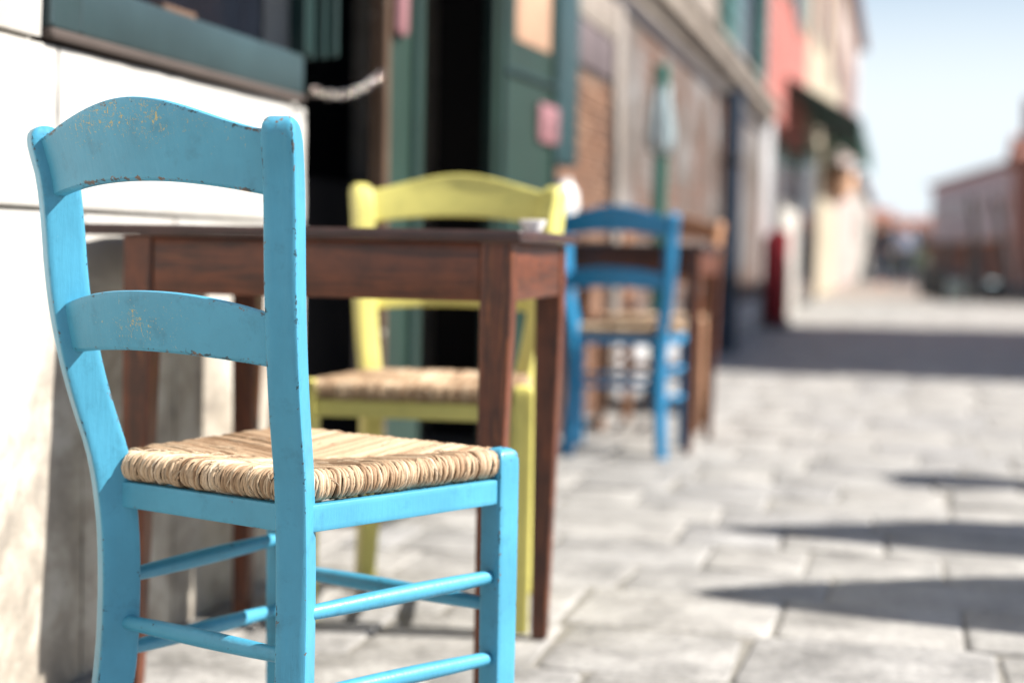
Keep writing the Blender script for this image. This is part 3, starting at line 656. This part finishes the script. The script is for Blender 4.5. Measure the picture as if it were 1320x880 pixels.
def make_chair_meshes():
    me = {}
    for s, nm in ((-1, 'bl'), (1, 'br')):
        q = MB(); vd = -pdir(s); ud = Vector((vd.y, -vd.x, 0)); rings = []
        zs = [i * .02 for i in range(0, 42)] + [.832, .840, .847, .852, .8552, .8564]
        for z in zs:
            k1 = 1.; 
            if z > .825: k1 = {.832: .985, .840: .93, .847: .82, .852: .62, .8552: .36, .8564: .14}.get(z, 1)
            foot = 1 - .12 * max(0, (.2 - z) / .2)
            p = pc(s, z); up = (z - .3) * .012
            kk = .5 + .5 * k1
            rings.append([(p + ud * u * (kk if z > .825 else 1) + vd * v * k1, w_ if z < .84 else max(w_, .55), 0) for u, v, w_ in sect(PW / 2 * foot, PT / 2 * foot, .0035)])
        q.rings(rings); me[nm] = q
    # rails
    def rail(zlo, zhi, thick, sag, off, scr):
        q = MB(); rings = []; nu = 40
        for i in range(nu + 1):
            u = -1 + 2 * i / nu
            z0, z1 = zlo(u), zhi(u); ring = []
            def P(z, n_):
                zz = min(max(z, .3), ZT)
                a, b_ = pc(-1, zz) + pdir(-1) * off, pc(1, zz) + pdir(1) * off
                p = a.lerp(b_, (u + 1) / 2); p.y -= sag * (1 - u * u)
                sl = math.atan(2 * sag * u / ((b_ - a).length / 2)) * .9
                nrm = Vector((math.sin(-sl) * -1, -math.cos(sl), 0)); p = p + nrm * n_
                p.z = z; return p
            h = thick / 2; c = .0032
            side = [0, .004, .010, .35, .65, 1]
            n_in = 6
            zsb = [z0 + c, z0 + c + .006] + [z0 + (z1 - z0) * t_ for t_ in (.3, .5, .7)] + [z1 - c - .006, z1 - c]
            for z in zsb: ring.append((P(z, h), 1. if z in (zsb[0], zsb[-1]) else 0, scr(u, (z - z0) / (z1 - z0))))
            ring.append((P(z1 - c * .3, h - c * .3), .9, 0)); ring.append((P(z1, h - c), .35, 0)); ring.append((P(z1, -h + c), .2, 0))
            for z in reversed(zsb): ring.append((P(z, -h), .6 if z in (zsb[0], zsb[-1]) else 0, 0))
            ring.append((P(z0, -h + c), .3, 0)); ring.append((P(z0, h - c), .8, 0))
            rings.append(ring)
        q.rings(rings); return q
    bell = lambda u, p=1.0: (math.cos(math.pi * max(-1, min(1, u))) * .5 + .5) ** p
    me['top_rail'] = rail(lambda u: .770 + .019 * (1 - u * u), lambda u: .8405 + .0405 * bell(u * .98, .82), .016, .030, .006,
                          lambda u, v: max(0, 1.1 * math.exp(-((u + .05) / .95) ** 2 - ((v - .85) / .6) ** 2)))
    me['middle_rail'] = rail(lambda u: .585 + .012 * (1 - u * u), lambda u: .641 + .025 * (1 - abs(u) ** 2.2), .015, .026, .006,
                             lambda u, v: 1.0 * math.exp(-((u + .1) / .6) ** 2 - ((v - .5) / .6) ** 2))
    # front legs
    for s, nm in ((-1, 'fl'), (1, 'fr')):
        q = MB(); rings = []; a = s * R(-8); ud = Vector((math.cos(a), math.sin(a), 0)); vd = Vector((-math.sin(a), math.cos(a), 0))
        for z in [0, .1, .2, .3, .4, .44, .451, .458, .4625, .4655, .467]:
            k1 = {.451: .985, .458: .93, .4625: .8, .4655: .55, .467: .2}.get(z, 1); k1 *= 1 - .10 * max(0, (.25 - z) / .25)
            p = Vector((s * CF / 2, CD, z))
            rings.append([(p + ud * u * k1 + vd * v * k1, w_ if z < .45 else .6, 0) for u, v, w_ in sect(.0178, .0178, .0035)])
        q.rings(rings); me[nm] = q
    # seat rails (flat boards)
    def board(p0, p1, z0, z1, th):
        q = MB(); p0, p1 = Vector(p0), Vector(p1); d_ = (p1 - p0).normalized(); n_ = Vector((d_.y, -d_.x, 0)); rings = []
        for t_ in (0, .06, .35, .65, .94, 1):
            p = p0.lerp(p1, t_)
            rings.append([(p + n_ * u + Vector((0, 0, (z0 + z1) / 2 + v)), w_ * .7, 0) for u, v, w_ in sect(th / 2, (z1 - z0) / 2, .002)])
        q.rings(rings); return q
    B_ = lambda s: (s * CW / 2, 0, 0)
    F_ = lambda s: (s * CF / 2, CD, 0)
    me['seat_rails'] = [board(B_(-1), B_(1), .396, .4275, .018), board(F_(1), F_(-1), .396, .4275, .018),
                        board((B_(1)[0] + .004, 0, 0), (F_(1)[0] + .004, CD, 0), .396, .4275, .018), board((F_(-1)[0] - .004, CD, 0), (B_(-1)[0] - .004, 0, 0), .396, .4275, .018)]
    def dowel(p0, p1):
        q = MB(); p0, p1 = Vector(p0), Vector(p1); ts = [0, .04, .1, .25, .4, .5, .6, .75, .9, .96, 1]
        q.tube([p0.lerp(p1, t_) for t_ in ts], [.0075 + .0035 * math.sin(math.pi * t_) ** .7 if t_ > 0 and t_ < 1 else .007 for t_ in ts], 18); return q
    bq = lambda s, z: tuple(pc(s, z))
    f_ = lambda s, z: (s * CF / 2, CD - .004, z)
    me['stretchers'] = [dowel(bq(-1, .252), bq(1, .252)), dowel(f_(-1, .262), f_(1, .262)),
                        dowel(bq(1, .301), f_(1, .301)), dowel(bq(-1, .305), f_(-1, .305)),
                        dowel(bq(1, .205), f_(1, .195)), dowel(bq(-1, .213), f_(-1, .203))]
    me['rush'] = rush()
    return me
def rush():
    """cords wound over the four rails and drawn in to the mitred middle of the seat"""
    rr = random.Random(21); q = MB()
    BL, BR, FR, FL = Vector((-.144, .004)), Vector((.144, .004)), Vector((.186, CD - .002)), Vector((-.186, CD - .002))
    AL, AR = Vector((-.012, .155)), Vector((.012, .155))
    def inside(p, poly):
        c = False; n = len(poly)
        for i in range(n):
            a, b_ = poly[i], poly[(i + 1) % n]
            if (a.y > p.y) != (b_.y > p.y) and p.x < (b_.x - a.x) * (p.y - a.y) / (b_.y - a.y) + a.x: c = not c
        return c
    sides = [(BL, BR, [BL, BR, AR, AL]), (BR, FR, [BR, FR, AR]), (FR, FL, [FR, FL, AL, AR]), (FL, BL, [FL, BL, AL])]
    ZC, RV, RH = .4465, .0165, .015
    for si, (a, b_, poly) in enumerate(sides):
        d_ = (b_ - a).normalized(); nin = Vector((-d_.y, d_.x)); Ln = (b_ - a).length
        lo, hi = .012, Ln - .012
        if si in (0,): lo, hi = .010, Ln - .010
        s_ = lo; drift = 0; b0 = .42 if si == 3 else .62; base = b0  # left cords tinted darker, painting in the shade their direction gives
        while s_ < hi:
            r_ = rr.uniform(.0016, .0024)
            drift += rr.uniform(-.0006, .0006); drift *= .93; base += rr.uniform(-.10, .10); base = min(b0 + .2, max(b0 - .16, base))
            ti = min(1, max(0, base + rr.uniform(-.28, .24)))
            if rr.random() < .04: ti = rr.uniform(0, .2)
            st = a + d_ * s_
            L = 0.0
            while L < .2 and inside(st + nin * (L + .004) + d_ * .0001, poly): L += .004
            L += .006
            pts = []; lean = rr.uniform(-.001, .0055); rv = RV + rr.uniform(-.0014, .0012); rh = RH + rr.uniform(-.0014, .0020); wob = rr.uniform(0, 6.28)
            for ang in (-115, -85, -55, -30, -5, 20, 45, 68, 90):
                th = R(ang); off = -math.cos(th) * rh
                lat = lean * math.sin(th - .6) * .8 + .0008 * math.sin(wob + th * 3) + rr.uniform(-.0003, .0003)
                p = st + nin * off + d_ * lat; pts.append((p.x, p.y, ZC + math.sin(th) * rv))
            ns = max(1, int(L / .022))
            for j in range(1, ns + 1):
                t_ = L * j / ns; sag = .011 * min(1, t_ / .13) ** 1.1 + (.0035 if j == ns else 0)
                p = st + nin * t_ + d_ * rr.uniform(-.0005, .0005); pts.append((p.x, p.y, ZC + rv - sag + rr.uniform(-.0005, .0005)))
            q.tube(pts, [r_ * rr.uniform(.82, 1.16) for _ in pts], 6, ti=ti, caps=False)
            s_ += r_ * 1.8
    # loose fibres that have worked out of the cords
    for _ in range(150):
        a, b_, poly = sides[rr.randrange(4)]; d_ = (b_ - a).normalized(); nin = Vector((-d_.y, d_.x)); st = a + d_ * rr.uniform(.02, (b_ - a).length - .02)
        if rr.random() < .55:
            th0 = R(rr.uniform(-60, 60)); pts = []; sl = rr.uniform(-.012, .012)
            for j in range(5):
                th = th0 + j * R(9); k_ = 1.13 + .10 * math.sin(j / 4 * math.pi) * rr.random()
                p = st + nin * (-math.cos(th) * RH * k_) + d_ * sl * j / 4; pts.append((p.x, p.y, ZC + math.sin(th) * RV * k_))
        else:
            L0 = rr.uniform(.0, .07); pts = []; sl = rr.uniform(-.01, .01)
            for j in range(5):
                p = st + nin * (L0 + j * .007) + d_ * sl * j / 4; pts.append((p.x, p.y, ZC + RV + .0022 - .011 * (L0 + j * .007) / .13 + .0016 * math.sin(j / 4 * math.pi)))
        q.tube(pts, .00055, 4, ti=rr.uniform(.5, 1), caps=False)
    # stuffing under the cords
    def loop(k1, z): return [((c.x * k1, (c.y - .16) * k1 + .16, z), 0, 0) for c in (BL, BR, FR, FL)]
    q.rings([loop(.97, .431), loop(1.0, .437), loop(1.0, .452), loop(.93, .458), loop(.5, .4515), loop(.1, .447)], ti=.12)
    return q
CM = make_chair_meshes(); CACHE = {}
def cmesh(key, q, m_, sm=35):
    k_ = (key, m_.name)
    if k_ not in CACHE: CACHE[k_] = q.mesh(key.split('/')[0], m_, sm)
    return CACHE[k_]
def chair(name, label, m_, loc, heading, sx=1.0):
    t_ = thing(name, label, 'chair', (loc[0], loc[1], 0), R(-heading), 'rush seated chairs at the tables')
    t_.scale = (sx, 1, 1)
    for s in ('bl', 'br'): link('back_post', cmesh('back_post/' + s, CM[s], m_), t_)
    for s in ('fl', 'fr'): link('front_leg', cmesh('front_leg/' + s, CM[s], m_), t_)
    link('top_rail', cmesh('top_rail', CM['top_rail'], m_), t_); link('middle_rail', cmesh('middle_rail', CM['middle_rail'], m_), t_)
    for i, q in enumerate(CM['seat_rails']): link('seat_rail', cmesh('seat_rail/%d' % i, q, m_), t_)
    for i, q in enumerate(CM['stretchers']): link('stretcher', cmesh('stretcher/%d' % i, q, m_, 60), t_)
    link('rush_seat', cmesh('rush_seat', CM['rush'], M['rush'], 60), t_)
    return t_
chair('painted_chair', 'light blue ladder back chair in front, scuffed paint and woven rush seat', M['blue'], (-.790, 1.765), 21.8)
chair('painted_chair', 'yellow chair with a rush seat behind the nearer brown table', M['yellow'], (-.915, 3.27), 175, 1.10)
chair('painted_chair', 'deep blue chair drawn up to the second table, seen from behind', M['deep_blue'], (-.950, 5.60), 0, 1.03)
chair('wooden_chair', 'orange brown wooden chair on the far side of the second table', M['pine'], (-.945, 6.78), 183, 1.05)

# ------------------------------------------------------------------ tables
def table(label, loc, rz, sx=1, sy=1):
    t_ = thing('wooden_table', label, 'table', (loc[0], loc[1], 0), rz, 'brown wooden tables along the wall'); t_.scale = (sx, sy, 1)
    hw, hd = .292, .243
    q = MB(); q.box(-.385, .335, -.285, .285, .7315, .7495, bev=.004); q.build('tabletop', M['top'], t_)
    for s in (-1, 1):
        for e in (-1, 1):
            q = MB(); rings = []
            for z, k_ in ((0, .60), (.02, .62), (.3, .8), (.62, 1), (.7305, 1)):
                hx = .0245 * k_; cx = s * (hw + .0245) - s * hx if s < 0 else s * (hw - .0245) + s * hx
                cy = e * (hd + .0245) - e * hx
                rings.append([((cx + u, cy + v, z), w_, 0) for u, v, w_ in sect(hx, hx, .003)])
            q.rings(rings); q.build('leg', M['woodz'], t_)
    for e in (-1, 1):
        q = MB(); q.box(-hw + .0246, hw - .0246, e * (hd + .012) - .009, e * (hd + .012) + .009, .640, .731, bev=.002); q.build('apron', M['woodx'], t_)
    for s in (-1, 1):
        q = MB(); q.box(s * (hw + .012) - .009, s * (hw + .012) + .009, -hd + .0246, hd - .0246, .640, .731, bev=.002); q.build('apron', M['woody'], t_)
    return t_
table('nearer dark brown wooden table standing against the white stone wall', (-.901, 2.6535), R(2.5))
table('second dark brown wooden table, farther along beside the deep blue chair', (-.955, 6.02), R(-1), .88, 1.1)
ds = thing('dish', 'small white dish on the near table beside its right edge', 'dish', (-.600, 2.66, .7497))
q = MB(); q.lathe([(.012, 0), (.016, .002), (.024, .020), (.022, .021), (.015, .006), (.002, .004)]); q.build('bowl', M['porcelain'], ds)
vs = thing('vase', 'white bulbous vase on the second table behind the yellow chair', 'vase', (-1.222, 5.93, .7497))
q = MB(); q.lathe([(.03, 0), (.035, .004), (.03, .02), (.045, .08), (.055, .14), (.05, .19), (.028, .22), (.03, .235), (.026, .236)]); q.build('body', M['porcelain'], vs)
